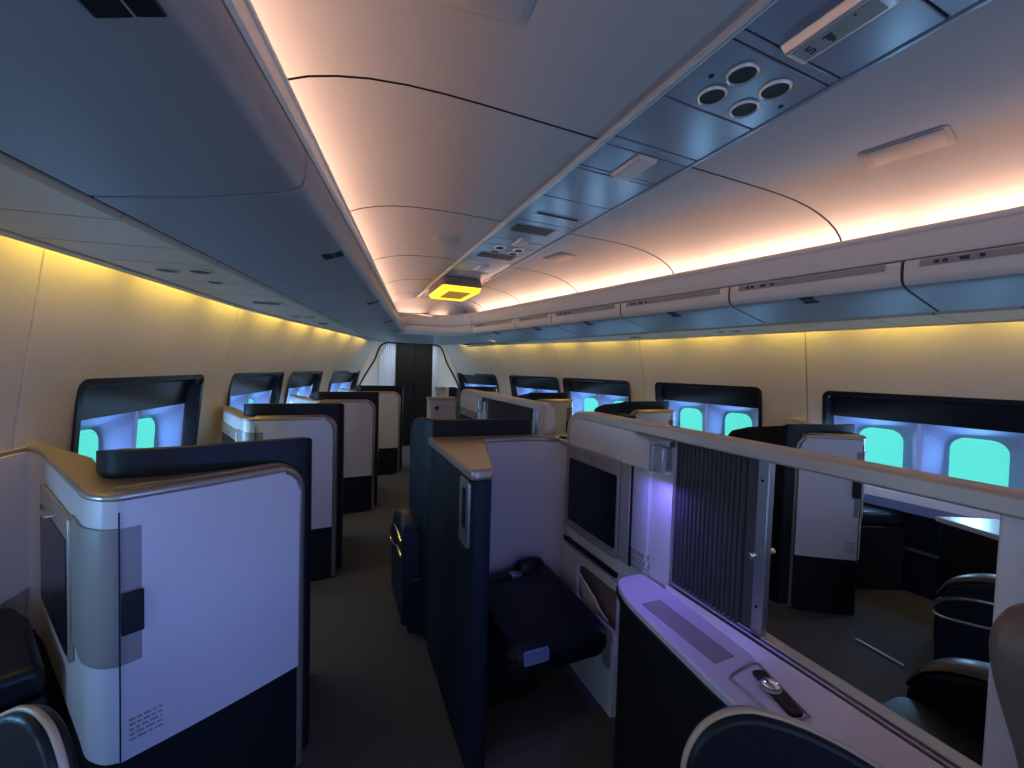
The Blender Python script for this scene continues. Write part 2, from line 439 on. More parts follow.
for side, B in ((-1, BINL), (1, BINR)):
    for k in range(len(B) - 1):
        a, b = B[k] + .006, B[k + 1] - .006
        if side < 0:
            lab = {0: None, 1: 'nearest blue-grey overhead bin on the left, dark latch cut by the top edge',
                   2: 'overhead bin on the left, second from the camera, latch at its rounded edge',
                   3: 'pale overhead bin on the left, third from the camera', 4: 'pale overhead bin on the left, fourth from the camera', 5: 'farthest overhead bin on the left, beside the lowered front soffit'}[k]
        else:
            lab = ['hidden', 'overhead bin on the right, nearest the camera, with cream front and row-symbol placard', 'overhead bin on the right, second from the camera, with grey rail and latch',
                   'overhead bin on the right, third from the camera', 'overhead bin on the right, fourth from the camera', 'overhead bin on the right, fifth from the camera', 'small farthest overhead bin on the right, next to the front fascia'][k]
        if lab is None or lab == 'hidden': lab = 'overhead bin beside the camera, mostly above the picture'
        if k == 0: continue
        t = thing('overhead_bin', (CX + side * 1.6, (a + b) / 2, 1.9), lab, 'overhead bin', 'overhead bins on the left' if side < 0 else 'overhead bins on the right')
        mb = MB(); mb.loft([bin_ring(side, y) for y in np.linspace(a, b, 8)])
        mb.build('bin_door', 'bin', t, .003, 2, angle=50)
        # cream front band
        mb = MB(); rings = []
        if side < 0: mb.bm.free()
        for y in (np.linspace(a + .001, b - .001, 8) if side > 0 else ()):
            g, bb = c_groove(y, side), c_bot(y, side)
            rings.append([(CX + side * d, y, z) for d, z in ((g + .010, Z_GR - .0075), (g + .001, Z_GR - .014), (g - .003, Z_GR - .03), (g - .005, Z_GR - .065), (g - .002, Z_GR - .10), (g + .008, Z_BOT + .011), (g + .022, Z_BOT - .003), (g + .05, Z_BOT + .03), (g + .05, Z_GR - .0075))])
        if side > 0: mb.loft(rings); mb.build('front_band', 'bin_cream', t, .002, 2, 45)
        # placard rail
        if side > 0:
            mb = MB(); rings = []
            for y in np.linspace(a + .06, b - .06, 8):
                g = c_groove(y, side)
                rings.append([(CX + side * d, y, z) for d, z in ((g - .001, Z_GR - .014), (g - .006, Z_GR - .03), (g - .008, Z_GR - .052), (g + .012, Z_GR - .052), (g + .012, Z_GR - .014))])
            mb.loft(rings); pl = mb.build('placard_rail', 'placard', t)
            for q, yy in enumerate((b - .12, b - .15, b - .21, b - .27)):
                mb = MB(); g = c_groove(yy, side)
                mb.box(CX + g - .009, CX + g + .004, yy - (.009 if q != 2 else .02), yy + (.009 if q != 2 else .02), Z_GR - .043, Z_GR - .026)
                mb.build('row_symbol', 'ink', pl)
        ym = (a + b) / 2 if not (side < 0 and k == 1) else .735
        f = .34
        mb = MB(); q = [belly(side, ym - .038, .55, -.004), belly(side, ym + .038, .55, -.004), belly(side, ym + .038, .95, -.005), belly(side, ym - .038, .95, -.005)]
        mb.loft([q, [(x, y, z + .012) for x, y, z in q]]); mb.build('latch', 'dark', t, .003)

# dark backing behind the bins, so gaps read dark
for i, side in enumerate((-1, 1)):
    mb = MB(); mb.loft([[(CX + side * (c_groove(y, side) + .05), y, Z_GR - .012), (CX + side * (c_bot(y, side) + .12), y, Z_BOT + .06), (CX + side * (c_pin(y) + .02), y, Z_PIN + .05), (CX + side * (c_pin(y) + .012), y, Z_PIN + .02)] for y in np.linspace(Y0, 5.75, 10)], closed=False, caps=False)
    structure(mb.build('trim_%d' % (6 + i), 'black'))

# ------------------------------------------------------------------ service panels under the bins and the light slot
PSU = {-1: [Y0, -.9, -.3, .3, .95, 1.50, 1.78, 2.02, 2.4, 2.75, 3.1, 3.6, 4.0, 4.5, 5.3, 6.1, 6.9], 1: [Y0, -.5, .3, .62, .72, .90, 1.22, 1.5, 1.9, 2.3, 2.75, 3.2, 3.7, 4.2, 4.7, 5.3, 6.0, 6.6]}
for i, side in enumerate((-1, 1)):
    t = thing('trim_%d' % (8 + i), (CX + side * 1.9, 2, 1.9), None, None, kind='structure')
    E = PSU[side]
    for a, b in zip(E, E[1:]):
        mb = MB()
        mb.loft([[(CX + side * d, y, z) for d, z in ((c_pin(y) + .022, Z_PIN), (max(c_pout(y) - .020, c_pin(y) + .024), Z_POUT), (max(c_pout(y) - .020, c_pin(y) + .024), Z_POUT + .02), (c_pin(y) + .012, Z_PIN + .02))] for y in np.linspace(a + .005, b - .005, 4)])
        mb.build('service_panel', 'psu', t)
    mb = MB()
    mb.loft([[(CX + side * d, y, z) for d, z in ((c_pout(y) + .008, Z_POUT - .001), (c_pout(y) + .05, Z_POUT - .004), (c_pout(y) + .054, Z_POUT + .012), (c_pout(y) + .008, Z_POUT + .012))] for y in np.linspace(Y0, 6.9, 30)])
    mb.build('outer_lip', 'psu', t)
    mb = MB()
    mb.loft([[(CX + side * d, y, z) for d, z in ((c_pin(y) - .01, Z_PIN + .024), (c_pout(y) + .03, Z_POUT + .024))] for y in np.linspace(Y0, 6.9, 30)], closed=False, caps=False)
    mb.build('dark_gap', 'black', t)
    mb = MB()   # top of the light slot
    mb.loft([[(CX + side * (c_pin(y)), y, 2.06), (CX + side * (hw(y, 2.05) + .02), y, 2.06)] for y in np.linspace(Y0, YB, 30)], closed=False, caps=False)
    mb.build('slot_top', 'wall', t)

def psu_pt(side, y, f): return CX + side * (c_pin(y) + .012 + f * (c_pout(y) - .047 - c_pin(y)))
# reading lights / air nozzles in the service panels
def nozzle(side, y, f, label, group, r=.040):
    x = psu_pt(side, y, f); z = Z_PIN - (Z_PIN - Z_POUT) * f
    t = thing('reading_light', (x, y, z), label, 'reading light', group)
    mb = MB(); mb.lathe([(r * 1.15, .004), (r * 1.15, -.003), (r * 1.02, -.005), (r * .95, -.002), (r * .94, .004)], (x, y, z)); mb.build('bezel', 'psu', t)
    mb = MB(); mb.lathe([(r * .95, .002), (r * .9, -.003), (r * .1, -.0035)], (x, y, z)); mb.build('lens', 'dark', t)
for y, f, lab in ((2.15, .66, 'round recessed reading light under the left bins, wall-side one of the near pair'), (2.14, .33, 'round recessed reading light under the left bins, aisle-side one of the near pair'),
                  (3.71, .68, 'small reading light under the left bins, wall-side one of the far pair'), (3.71, .34, 'small reading light under the left bins, aisle-side one of the far pair')):
    nozzle(-1, y, f, lab, 'reading lights under the left bins')
for y, f, lab in ((2.42, .5, 'reading light in the right service strip, nearer of the pair'), (2.55, .5, 'reading light in the right service strip, farther of the pair')):
    nozzle(1, y, f, lab, 'reading lights under the right bins', .03)
def grille(side, y, f, ln, wd, label):
    x = psu_pt(side, y, f); z = Z_PIN - (Z_PIN - Z_POUT) * f
    t = thing('air_grille', (x, y, z), label, 'air grille', 'air grilles in the service panels')
    mb = MB(); mb.box(x - wd / 2, x + wd / 2, y - ln / 2, y + ln / 2, z - .004, z + .006); mb.build('grille_frame', 'psu', t, .002)
    mb = MB(); mb.box(x - wd * .38, x + wd * .38, y - ln * .42, y + ln * .42, z - .006, z); mb.build('louvre', 'dark', t)
grille(-1, 2.37, .46, .05, .06, 'small dark slot in the left service panel beyond the near reading lights')
grille(-1, 3.0, .47, .10, .19, 'dark rectangular grille in the left service panel between the two pairs of reading lights')
grille(-1, 4.2, .5, .14, .1, 'tiny dark grille at the far end of the left service strip')
grille(1, .81, .45, .07, .06, 'small dark slot in the right service strip nearest the camera')
grille(1, 3.45, .5, .14, .1, 'tiny dark grille in the right service strip')

# ------------------------------------------------------------------ fittings in the ceiling centre strip
ZS = 2.503
def outlet(x, y, r, label):
    t = thing('air_outlet', (x, y, ZS), label, 'air outlet', 'round air outlets in the ceiling strip')
    mb = MB(); mb.lathe([(r * 1.22, .004), (r * 1.22, -.004), (r * 1.1, -.010), (r * 1.0, -.006), (r * .98, .004)], (x, y, ZS), n=28); mb.build('rim', 'rail', t)
    mb = MB(); mb.lathe([(r * .98, -.004), (r * .9, .006), (r * .6, .012)], (x, y, ZS), n=28); mb.build('recess', 'dark', t)
    mb = MB(); mb.lathe([(r * .6, .0), (r * .55, -.003), (r * .1, -.004)], (x + r * .22, y - r * .22, ZS), n=20); mb.build('vane', 'placard', t)
for x, y, lab in ((1.226, .984, 'round air outlet nearest the centre rail and the row sign, of the near four'), (1.226, 1.103, 'round air outlet farthest left of the near cluster of four'),
                  (1.394, .987, 'round air outlet at the right of the near cluster of four'), (1.392, 1.103, 'round air outlet lowest in the picture of the near cluster of four')):
    outlet(x, y, .042, lab)
for x, y, lab in ((1.224, 3.29, 'small far round air outlet, left one of the farther row'), (1.224, 3.17, 'small far round air outlet, left one of the nearer row'),
                  (1.391, 3.29, 'small far round air outlet, right one of the farther row'), (1.391, 3.17, 'small far round air outlet, right one of the nearer row')):
    outlet(x, y, .040, lab)
for x, y, lab in ((1.143, 1.035, 'tiny screw hole in the ceiling strip left of the near air outlets'), (1.502, 1.037, 'tiny screw hole in the ceiling strip right of the near air outlets')):
    mb = MB(); mb.lathe([(.009, .003), (.009, -.003), (.002, -.004)], (x, y, ZS), n=12); tag(mb.build('screw_cap', 'dark', origin=(x, y, ZS)), lab, 'screw cap', 'screw caps by the air outlets')
def wedge_lamp(x0, x1, y0, y1, label, sign=False):
    t = thing('row_sign' if sign else 'ceiling_lamp', ((x0 + x1) / 2, (y0 + y1) / 2, ZS), label, 'row sign' if sign else 'ceiling light', None if sign else 'small lamps in the ceiling strip')
    h = .03 if sign else .02
    a = [(x0 - .012, y0 - .012, ZS + .002), (x1 + .012, y0 - .012, ZS + .002), (x1 + .012, y1 + .012, ZS + .002), (x0 - .012, y1 + .012, ZS + .002)]
    b = [(x0, y0, ZS - h), (x1, y0, ZS - h), (x1, y1, ZS - h), (x0, y1, ZS - h)]
    mb = MB(); mb.loft([a, b]); mb.build('housing', 'rail' if sign else 'lamp_lens', t, .005)
    if sign:
        mb = MB(); mb.box(x0 + .012, x1 - .012, y0 + .015, y1 - .015, ZS - h - .003, ZS - h + .002); mb.build('sign_face', 'placard', t, .002)
        xm = (x0 + x1) / 2; z = ZS - h - .004
        cu = bpy.data.curves.new('row_number', 'FONT'); cu.body = '5'; cu.size = .052; cu.align_x = 'CENTER'; cu.align_y = 'CENTER'; cu.extrude = .0008
        tx = bpy.data.objects.new('row_number', cu); COL.objects.link(tx); cu.materials.append(M['ink']); tx.parent = t
        off = t['_o']; bpy.context.view_layer.update()
        me = bpy.data.meshes.new_from_object(tx.evaluated_get(bpy.context.evaluated_depsgraph_get())); bpy.data.objects.remove(tx)
        tx = bpy.data.objects.new('row_number', me); COL.objects.link(tx); tx.parent = t
        Rm = Matrix(((0, -1, 0), (-1, 0, 0), (0, 0, -1))).to_4x4(); Rm.translation = Vector((xm - off[0], y1 - .05 - off[1], z - off[2])); tx.matrix_local = Rm
        # seat symbol and small marks
        mb = MB(); yy = y1 - .098
        mb.box(xm - .014, xm + .010, yy - .012, yy + .004, z, z + .002); mb.lathe([(.006, 0), (.006, .002)], (xm + .016, yy - .003, z), n=10); mb.box(xm - .018, xm - .012, yy - .016, yy + .010, z, z + .002)
        mb.build('seat_symbol', 'ink', t)
        mb = MB()
        for q in range(3): mb.box(xm - .012 + q * .011, xm - .006 + q * .011, yy - .042, yy - .022, z + .0006, z + .002)
        mb.build('small_marks', 'trim', t)
        mb = MB(); mb.lathe([(.004, 0), (.004, .002)], (xm - .022, yy - .075, z), n=10); mb.build('indicator', 'ink', t)
    return t
wedge_lamp(1.235, 1.325, .615, .85, 'raised oblong ceiling sign with the row number five and a seat symbol', True)
wedge_lamp(1.272, 1.368, 1.54, 1.735, 'pinkish oblong lamp in the ceiling strip beyond the four near air outlets')
wedge_lamp(1.285, 1.35, 2.87, 3.04, 'small pale oblong lamp in the strip beside the far cluster of outlets')
wedge_lamp(1.27, 1.35, 3.80, 3.98, 'tiny pale lamp in the strip between the far grilles and the yellow sign')
def strip_grille(x0, x1, y0, y1, label, m='dark'):
    t = thing('ceiling_vent', ((x0 + x1) / 2, (y0 + y1) / 2, ZS), label, 'vent', 'vents in the ceiling strip')
    mb = MB(); mb.box(x0 - .012, x1 + .03, y0 - .012, y1 + .012, ZS - .004, ZS + .004); mb.build('vent_frame', 'strip', t, .003)
    mb = MB()
    n = 4
    for q in range(n):
        ya = y0 + (y1 - y0) * q / n; mb.box(x0, x1, ya + .002, ya + (y1 - y0) / n - .002, ZS - .007, ZS - .002)
    mb.build('louvre', m, t)
strip_grille(1.16, 1.46, 2.345, 2.37, 'thin dark slot across the ceiling strip, nearest of the slots')
strip_grille(1.13, 1.42, 2.60, 2.74, 'broad dark vent across the ceiling strip')
strip_grille(1.13, 1.45, 3.36, 3.50, 'dark vent across the strip just beyond the far outlets')
strip_grille(1.18, 1.40, 3.98 + .12, 4.3, 'grey mesh vent near the yellow sign', 'placard')
# yellow emergency sign at the end of the strip
t = thing('exit_sign', (1.27, 4.85, 2.5), 'yellow lit box sign hanging under the far end of the ceiling strip', 'sign')
mb = MB(); mb.loft([rr_ for rr_ in ([(x, y, 2.50) for x, y in rrect(1.06, 1.50, 4.42, 5.20, .04)], [(x, y, 2.405) for x, y in rrect(1.05, 1.51, 4.40, 5.22, .04)])]); mb.build('housing', 'trim', t, .004)
mb = MB(); mb.loft([[(x, y, 2.405) for x, y in rrect(1.055, 1.505, 4.41, 5.21, .04)], [(x, y, 2.36) for x, y in rrect(1.07, 1.49, 4.45, 5.15, .04)]]); mb.build('lens', 'yellow_lens', t, .004)
mb = MB(); mb.box(1.15, 1.41, 4.52, 4.98, 2.355, 2.362); mb.build('face_plate', 'amber', t, .003)
# flush vents in the side ceiling panels
def ceil_z(x, y):
    side = 1 if x > CX else -1
    d = abs(x - CX) - c_lip(y, side)
    return float(np.interp(d, [p[0] for p in PS], [p[1] for p in PS])) - .001
def ceil_vent(x, y, lx, ly, ang, label, cov='vent_cover'):
    t = thing('flush_panel', (x, y, ceil_z(x, y)), label, 'ceiling panel', 'flush fittings in the ceiling panels')
    ca, sa = math.cos(ang), math.sin(ang)
    def ring(m, dz): return [(x + u * ca - w * sa, y + u * sa + w * ca, ceil_z(x + u * ca - w * sa, y + u * sa + w * ca) + dz) for u, w in rrect(-lx / 2 + m, lx / 2 - m, -ly / 2 + m, ly / 2 - m, .02)]
    mb = MB(); mb.loft([ring(0, .004), ring(0, -.002), ring(.004, -.003)]); mb.build('panel_frame', cov, t)
    mb = MB(); mb.loft([ring(.016, .002), ring(.016, -.005), ring(.019, -.006)]); mb.build('cover', cov, t)
ceil_vent(2.25, .99, .20, .285, .21, 'grey oblong flush fitting in the right ceiling panel near the camera')
ceil_vent(1.80, 3.20, .18, .28, .21, 'faint square flush fitting in the right ceiling panel far along')
ceil_vent(.35, 1.02, .26, .24, -.1, 'rounded flush fitting in the left ceiling panel cut by the top edge', 'ceiling')
ceil_vent(.78, 3.22, .2, .24, -.1, 'small flush fitting in the left ceiling panel by the centre rail', 'ceiling')

# ------------------------------------------------------------------ seat suites along the windows
def make_suite(C, D, E, B, A, flank, lowz, label, group, detail=True, name='seat_suite', wallp=False, dzs=0.0):
    """C/D corner, E aisle end of the aft face, B/A window side of the monitor face (plan points at rim height)"""
    C, D, E, B, A = [np.array(p, float) for p in (C, D, E, B, A)]
    t = thing(name, (E[0], E[1], 0), label, 'seat suite', group)
    fwd = np.array([-(E - D)[1], (E - D)[0]]); fwd /= np.linalg.norm(fwd)
    ax = (E - D) / np.linalg.norm(E - D)
    tvd = (B - C) / np.linalg.norm(B - C); tvn = np.array([-tvd[1], tvd[0]])   # points aft/window side
    zc = 1.14
    # corner path from the wall to the aisle
    rc = .075
    pre = C + tvd * rc * 1.3
    path = spl([tuple(A), tuple(A * .4 + B * .6 + np.array([0, .012])), tuple(B), tuple(B * .93 + C * .07)], 3)
    path += spl([tuple(pre), tuple(C * .8 + pre * .2 + (-tvd + 0) * .0), tuple(C * .55 + D * .45 - fwd * .012), tuple(D)], 6)
    aft = spl([tuple(D), tuple(D * .66 + E * .34 - fwd * .006), tuple(D * .33 + E * .67 - fwd * .006), tuple(E)], 8)
    # inner (shell side) path
    S = shell_path = spl(flank['shell'], 8)
    ci = [tuple(p) for p in flank['cap_in']]
    body_poly = [p for p in path[:-1]] + aft[:-3] + ci
    inset = lambda P, d: P
    mb = MB(); mb.prism(body_poly, lowz, 1.12); mb.build('console_body', 'shell', t)
    # base below, set back a little
    mb = MB(); cen = np.mean(np.array(body_poly), axis=0)
    bp = [tuple(np.array(p) + (cen - np.array(p)) * .03) for p in body_poly]
    mb.prism(bp, 0.0, lowz + .01); mb.build('base_panel', 'dark', t)
    # cap with lip
    capp = [tuple(np.array(p) - (cen - np.array(p)) / max(np.linalg.norm(cen - np.array(p)), .01) * .004) for p in body_poly]
    mb = MB(); mb.prism(capp, 1.117, zc); mb.build('cap', 'cap', t, .009, 3)
    # aft face panel with a rounded upper corner at the aisle end
    L = np.linalg.norm(E - D); r = .075
    zt = []
    for p in aft:
        s = L - np.linalg.norm(np.array(p) - D)
        zt.append(zc - .022 - (0 if s > r else r - math.sqrt(max(r * r - (r - s) ** 2, 0))))
    mb = MB(); mb.ribbon([(p[0] - fwd[0] * .004, p[1] - fwd[1] * .004) for p in aft], lowz, zt, .05); mb.build('aft_panel', 'shell', t)
    mb = MB(); mb.ribbon([(p[0] + fwd[0] * .004, p[1] + fwd[1] * .004) for p in aft[:-2]] + [(aft[-1][0] + fwd[0] * .004, aft[-1][1] + fwd[1] * .004)], .02, lowz + .004, .045); mb.build('kick_panel', 'dark', t)
    # trim running along the top edge and down the aisle edge
    R = r + .012
    tp = []
    for p in aft:
        s = L + .012 - np.linalg.norm(np.array(p) - D)
        if s > R: tp.append((p[0], p[1], zc - .012))
    e2 = E + ax * .012
    for k in range(7):
        a = PI / 2 * k / 6
        q = e2 - ax * R * (1 - math.sin(a)); tp.append((q[0], q[1], zc - .012 - R * (1 - math.cos(a))))
    tp += [(e2[0], e2[1], z) for z in (.8, .5, .2, .015)]
    tp = [(x + fwd[0] * .018, y + fwd[1] * .018, z) for x, y, z in tp]
    mb = MB(); mb.tube(tp, .016, 10); mb.build('trim', 'trim', t)
    mb = MB(); mb.tube([(x + fwd[0] * .022 , y + fwd[1] * .022, z + .004) for x, y, z in tp], .018, 10); mb.build('trim_back', 'cap', t)
    # privacy shell
    zt = flank['top']
    n = len(S); ztop = [float(np.interp(i / (n - 1), [q[0] for q in zt], [q[1] for q in zt])) + dzs for i in range(n)]
    mb = MB(); mb.ribbon(S, .03, ztop, .035, flank.get('side', 1)); mb.build('privacy_shell', 'privacy', t, .006)
    # greige band round the corner and the latch recess
    def off(p, nrm, d): return (p[0] + nrm[0] * d, p[1] + nrm[1] * d)
    tvl = np.linalg.norm(B - C)
    q0 = C + tvd * .16
    band = spl([tuple(q0 - tvn * 0), tuple(C + tvd * .10)], 2) + path[len(spl([(0, 0)] * 4, 3)):] + [tuple(D + ax * .02), tuple(D + ax * .135)]
    bandp = []
    for i, p in enumerate(band):
        if not bandp or np.linalg.norm(np.array(p) - np.array(bandp[-1])) > .008: bandp.append(tuple(p))
    mb = MB(); mb.ribbon(bandp, lowz + .27, 1.045, .006, -1); mb.build('corner_band', 'greige', t)
    mb = MB(); mb.ribbon([tuple(D - fwd * .006 + ax * 0.0), tuple(D - fwd * .006 + ax * .003)], lowz + .005, 1.09, .004, -1); mb.build('panel_seam', 'dark', t)
    mb = MB(); a, b = D + ax * .004, D + ax * .05
    mb.ribbon([tuple(a - fwd * .012), tuple(b - fwd * .014)], .755, .87, .006, -1); mb.build('latch', 'dark', t, .003)
    # monitor on the angled face
    def onface(s, z, d): p = C + tvd * s + tvn * d; return (p[0], p[1], z)
    s0, s1 = .17, min(.71, tvl - .03)
    mb = MB(); mb.loft([[onface(u, w, d) for u, w in rrect(s0, s1, .60, 1.035, .015)] for d in (.0, .012)]); mon = mb.build('monitor', 'cap', t, .004)
    mb = MB(); mb.loft([[onface(u, w, d) for u, w in rrect(s0 + .02, s1 - .02, .62, .965, .008)] for d in (.008, .015)]); mb.build('screen', 'screen', mon)
    mb = MB(); mb.loft([[onface(u, w, d) for u, w in rrect((s0 + s1) / 2 - .05, (s0 + s1) / 2 + .05, .985, .995, .004)] for d in (.008, .035)]); mb.build('latch_tab', 'alu', mon)
    if wallp:
        pw = [(CX - hw(y, 1.1) + .012, y) for y in np.linspace(2.24, 1.55, 8)]
        mb = MB(); mb.ribbon(pw, .57, 1.12, .02, -1 if XF[0] is None else -1); mb.build('side_panel', 'shell', t, .003)
        mb = MB(); mb.ribbon([(x - .005, y) for x, y in pw], 1.118, 1.138, .035, -1); mb.build('side_cap', 'cap', t, .003)
    # fine print plate lines, too small to read
    if detail:
        mb = MB()
        for q in range(5):
            zz = lowz + .105 - q * .014; s = .02
            while s < .085:
                w_ = random.uniform(.008, .02)
                a = D + ax * s; b = D + ax * min(s + w_, .09)
                mb.ribbon([tuple(a - fwd * .0055), tuple(b - fwd * .0065)], zz, zz + .006, .002, -1); s += w_ + .004
        mb.build('fine_print', 'placard', t)
    return t
F1 = {'shell': [(-.81, 1.98), (-.76, 1.85), (-.68, 1.66), (-.62, 1.575), (-.52, 1.565), (-.40, 1.585), (-.25, 1.63), (-.12, 1.665), (-.085, 1.69), (-.085, 1.76), (-.10, 1.95), (-.12, 2.15)],
      'cap_in': [(-.19, 1.655), (-.404, 1.61), (-.567, 1.59), (-.65, 1.64), (-.80, 1.93), (-1.0, 2.17), (-1.12, 2.32)],
      'top': [(0, 1.15), (.10, 1.18), (.2, 1.215), (.28, 1.224), (.70, 1.224), (.727, 1.218), (.818, 1.203), (.909, 1.17), (.97, 1.12), (1, 1.03)]}
ROW1 = dict(C=(-.608, 1.424), D=(-.53, 1.392), E=(-.118, 1.625), B=(-1.009, 2.083), A=(-1.145, 2.25), flank=F1, lowz=.40)
F2 = {'shell': [(-.63, 3.55), (-.60, 3.40), (-.575, 3.25), (-.54, 3.15), (-.46, 3.12), (-.30, 3.12), (-.12, 3.12), (.0, 3.12), (.045, 3.14), (.055, 3.21), (.06, 3.42), (.055, 3.62)],
      'cap_in': [(-.08, 3.11), (-.30, 3.115), (-.48, 3.13), (-.56, 3.22), (-.63, 3.52), (-.76, 3.86), (-.83, 3.97)],
      'top': [(0, 1.15), (.10, 1.18), (.2, 1.215), (.28, 1.224), (.70, 1.224), (.727, 1.218), (.818, 1.203), (.909, 1.17), (.97, 1.12), (1, 1.03)]}
ROW2 = dict(C=(-.545, 3.075), D=(-.477, 3.045), E=(-.018, 3.055), B=(-.80, 3.75), A=(-.845, 3.93), flank=F2, lowz=.37)
GL, GR_ = 'window seat suites along the left aisle', 'window seat suites along the right aisle'
make_suite(label='nearest white-panelled seat suite on the left with angled screen and black privacy shell', group=GL, wallp=True, **ROW1)
s2 = make_suite(label='second seat suite on the left aisle, behind the nearest one, grey-white panel and black rim', group=GL, **ROW2)
dup(s2, (.345, 4.37, 0), 0, 'third seat suite on the left aisle, partly hidden by the second', GL)
dup(s2, (.79, 5.76, 0), math.radians(-4), 'farthest seat suite on the left aisle, warm-lit panel beside the dark closet door', GL)
XF[0] = mirror(CX)
make_suite(label='pale blue seat suite with black base across the right aisle, seen through the partition opening', group=GR_, **dict(ROW1, C=(-.55, 1.478), D=(-.46, 1.445), E=(-.165, 1.64), lowz=.36, dzs=-.025))
r2 = make_suite(label='second seat suite on the right, only its black shell and cap above the partition rail', group=GR_, **ROW2)
XF[0] = None
dup(r2, (2 * CX - .345, 4.37, 0), 0, 'third seat suite on the right, its pale end panel beside the far partition', GR_)
dup(r2, (2 * CX - .79, 5.76, 0), math.radians(4), 'farthest seat suite on the right, low beyond the far partition', GR_)

# ------------------------------------------------------------------ seats
def make_seat(x0, x1, y0, y1, label, group):
    """aisle on the x0 side; back at y0, facing forward"""
    t = thing('lounge_seat', ((x0 + x1) / 2, (y0 + y1) / 2, 0), label, 'seat', group)
    mb = MB(); mb.box(x0 + .03, x1 - .03, y0, y1 - .04, 0.02, .34); mb.build('base', 'dark', t, .02)
    mb = MB(); mb.loft([[(x, y, z) for x, y in rrect(x0 + .15 + i, x1 - .12 - i, y0 + .1 + i, y1 - i, .07)] for z, i in ((.33, .01), (.36, 0), (.43, 0), (.465, .02), (.475, .06))]); mb.build('seat_cushion', 'leather', t)
    mb = MB(); mb.loft([[(x, y + (z - .4) * -.12, z) for x, y in rrect(x0 + .16 + i, x1 - .13 - i, y0 + .0 + i * .4, y0 + .14 - i * .4, .05)] for z, i in ((.40, 0), (.6, 0), (.85, .0), (1.0, .03), (1.05, .07))]); mb.build('backrest', 'leather', t)
    # aisle armrest: rounded leather pad over a navy side
    prof = [(y0 + .02, .50), (y0 + .05, .60), (y0 + .14, .635), (y1 - .16, .60), (y1 - .05, .54), (y1 - .005, .45), (y1, .36), (y1 - .01, .06), (y0 + .02, .06)]
    mb = MB(); mb.loft([[(x, y, z) for y, z in prof] for x in (x0 + .0, x0 + .05, x0 + .13)]); ar = mb.build('armrest', 'navy', t, .015, 3)
    pad = spl([(y0 + .05, .605), (y0 + .14, .64), (y1 - .16, .605), (y1 - .05, .545), (y1 - .003, .47)], 5)
    mb = MB(); mb.loft([[(x0 + .065 + .062 * math.cos(a), y, z + .022 * math.sin(a)) for a in np.linspace(0, 2 * PI, 13)[:-1]] for y, z in pad]); mb.build('pad', 'pad', ar)
    loop = spl([(x0 - .006, y0 + .04, .53), (x0 - .006, y0 + .2, .535), (x0 - .006, y1 - .16, .515), (x0 - .006, y1 - .04, .465), (x0 - .004, y1 + .004, .40), (x0 - .006, y1 - .03, .375), (x0 - .006, y1 - .16, .40), (x0 - .006, y0 + .2, .44), (x0 - .006, y0 + .04, .45)], 5)
    mb = MB(); mb.tube(loop, .009, 8); mb.build('chrome_loop', 'chrome', ar)
    mb = MB(); mb.box(x1 - .12, x1, y0 + .05, y1 - .1, .05, .58); mb.build('armrest', 'navy', t, .02)
    return t
GS = 'leather seats inside the suites'
ctr = make_seat(.345, 1.05, 2.22, 2.72, 'dark seat in the centre row ahead, armrest with chrome loop by the left aisle', GS)
dup(ctr, (ctr.location[0] + .02 - .345 + -.33 + 1.0 - .02 - .30, 4.02, 0), math.radians(-9), 'x', GS) if False else None
def seat_at(x0, y0, rz, label, mirrored=False):
    if mirrored: XF[0] = mirror(CX)
    t = make_seat(x0 - .70, x0, y0, y0 + .5, label, GS) if False else None
    XF[0] = None
# seats beside the aisle: the armrest lies on the aisle side, so mirror the seat for the left rows
def window_seat(ex, ey, label, right=False):
    XF[0] = (lambda x, y, z: (2 * ex - x, y, z)) if not right else None
    if right: make_seat(2 * CX - ex, 2 * CX - ex + .66, ey, ey + .5, label, GS)
    else: make_seat(ex, ex + .66, ey, ey + .5, label, GS)
    XF[0] = None
window_seat(.045, 3.34, 'seat inside the second left suite, only the chrome armrest loop showing at the aisle')
window_seat(.44, 4.72, 'seat inside the third left suite, a glint of chrome at the aisle')
window_seat(-.13, .46, 'dark leather seat across the right aisle, armrest with chrome arcs behind the partition opening', True)
XF[0] = mirror(1.14)
make_seat(.36, 1.06, .18, .70, 'dark seat just beyond the partition, rounded armrest lit pale blue', GS)
XF[0] = None

# wings of the two seats next to the camera
def wing(outline, p0, p1, th, label, m_in='leather', pip='piping'):
    """outline: (s along p0->p1, z); slab of thickness th with piping along its free edge"""
    p0, p1 = np.array(p0, float), np.array(p1, float); d = p1 - p0; L = np.linalg.norm(d); d /= L; n = np.array([-d[1], d[0]])
    t = thing('seat_wing', (p0[0], p0[1], 0), label, 'seat', 'seat wings next to the camera')
    edge = spl(outline, 6)
    def P(s, z, o): q = p0 + d * s - n * o; return (q[0], q[1], z)
    poly = edge + [(edge[-1][0], .05), (edge[0][0], .05)]
    mb = MB(); mb.loft([[P(s, z, o) for s, z in poly] for o in (0, th)]); mb.build('wing_panel', m_in, t, .01, 3)
    mb = MB(); mb.tube([P(s, z, th * .5) for s, z in edge], .0055, 10, rz=None); mb.build('piping', pip, t)
    return t

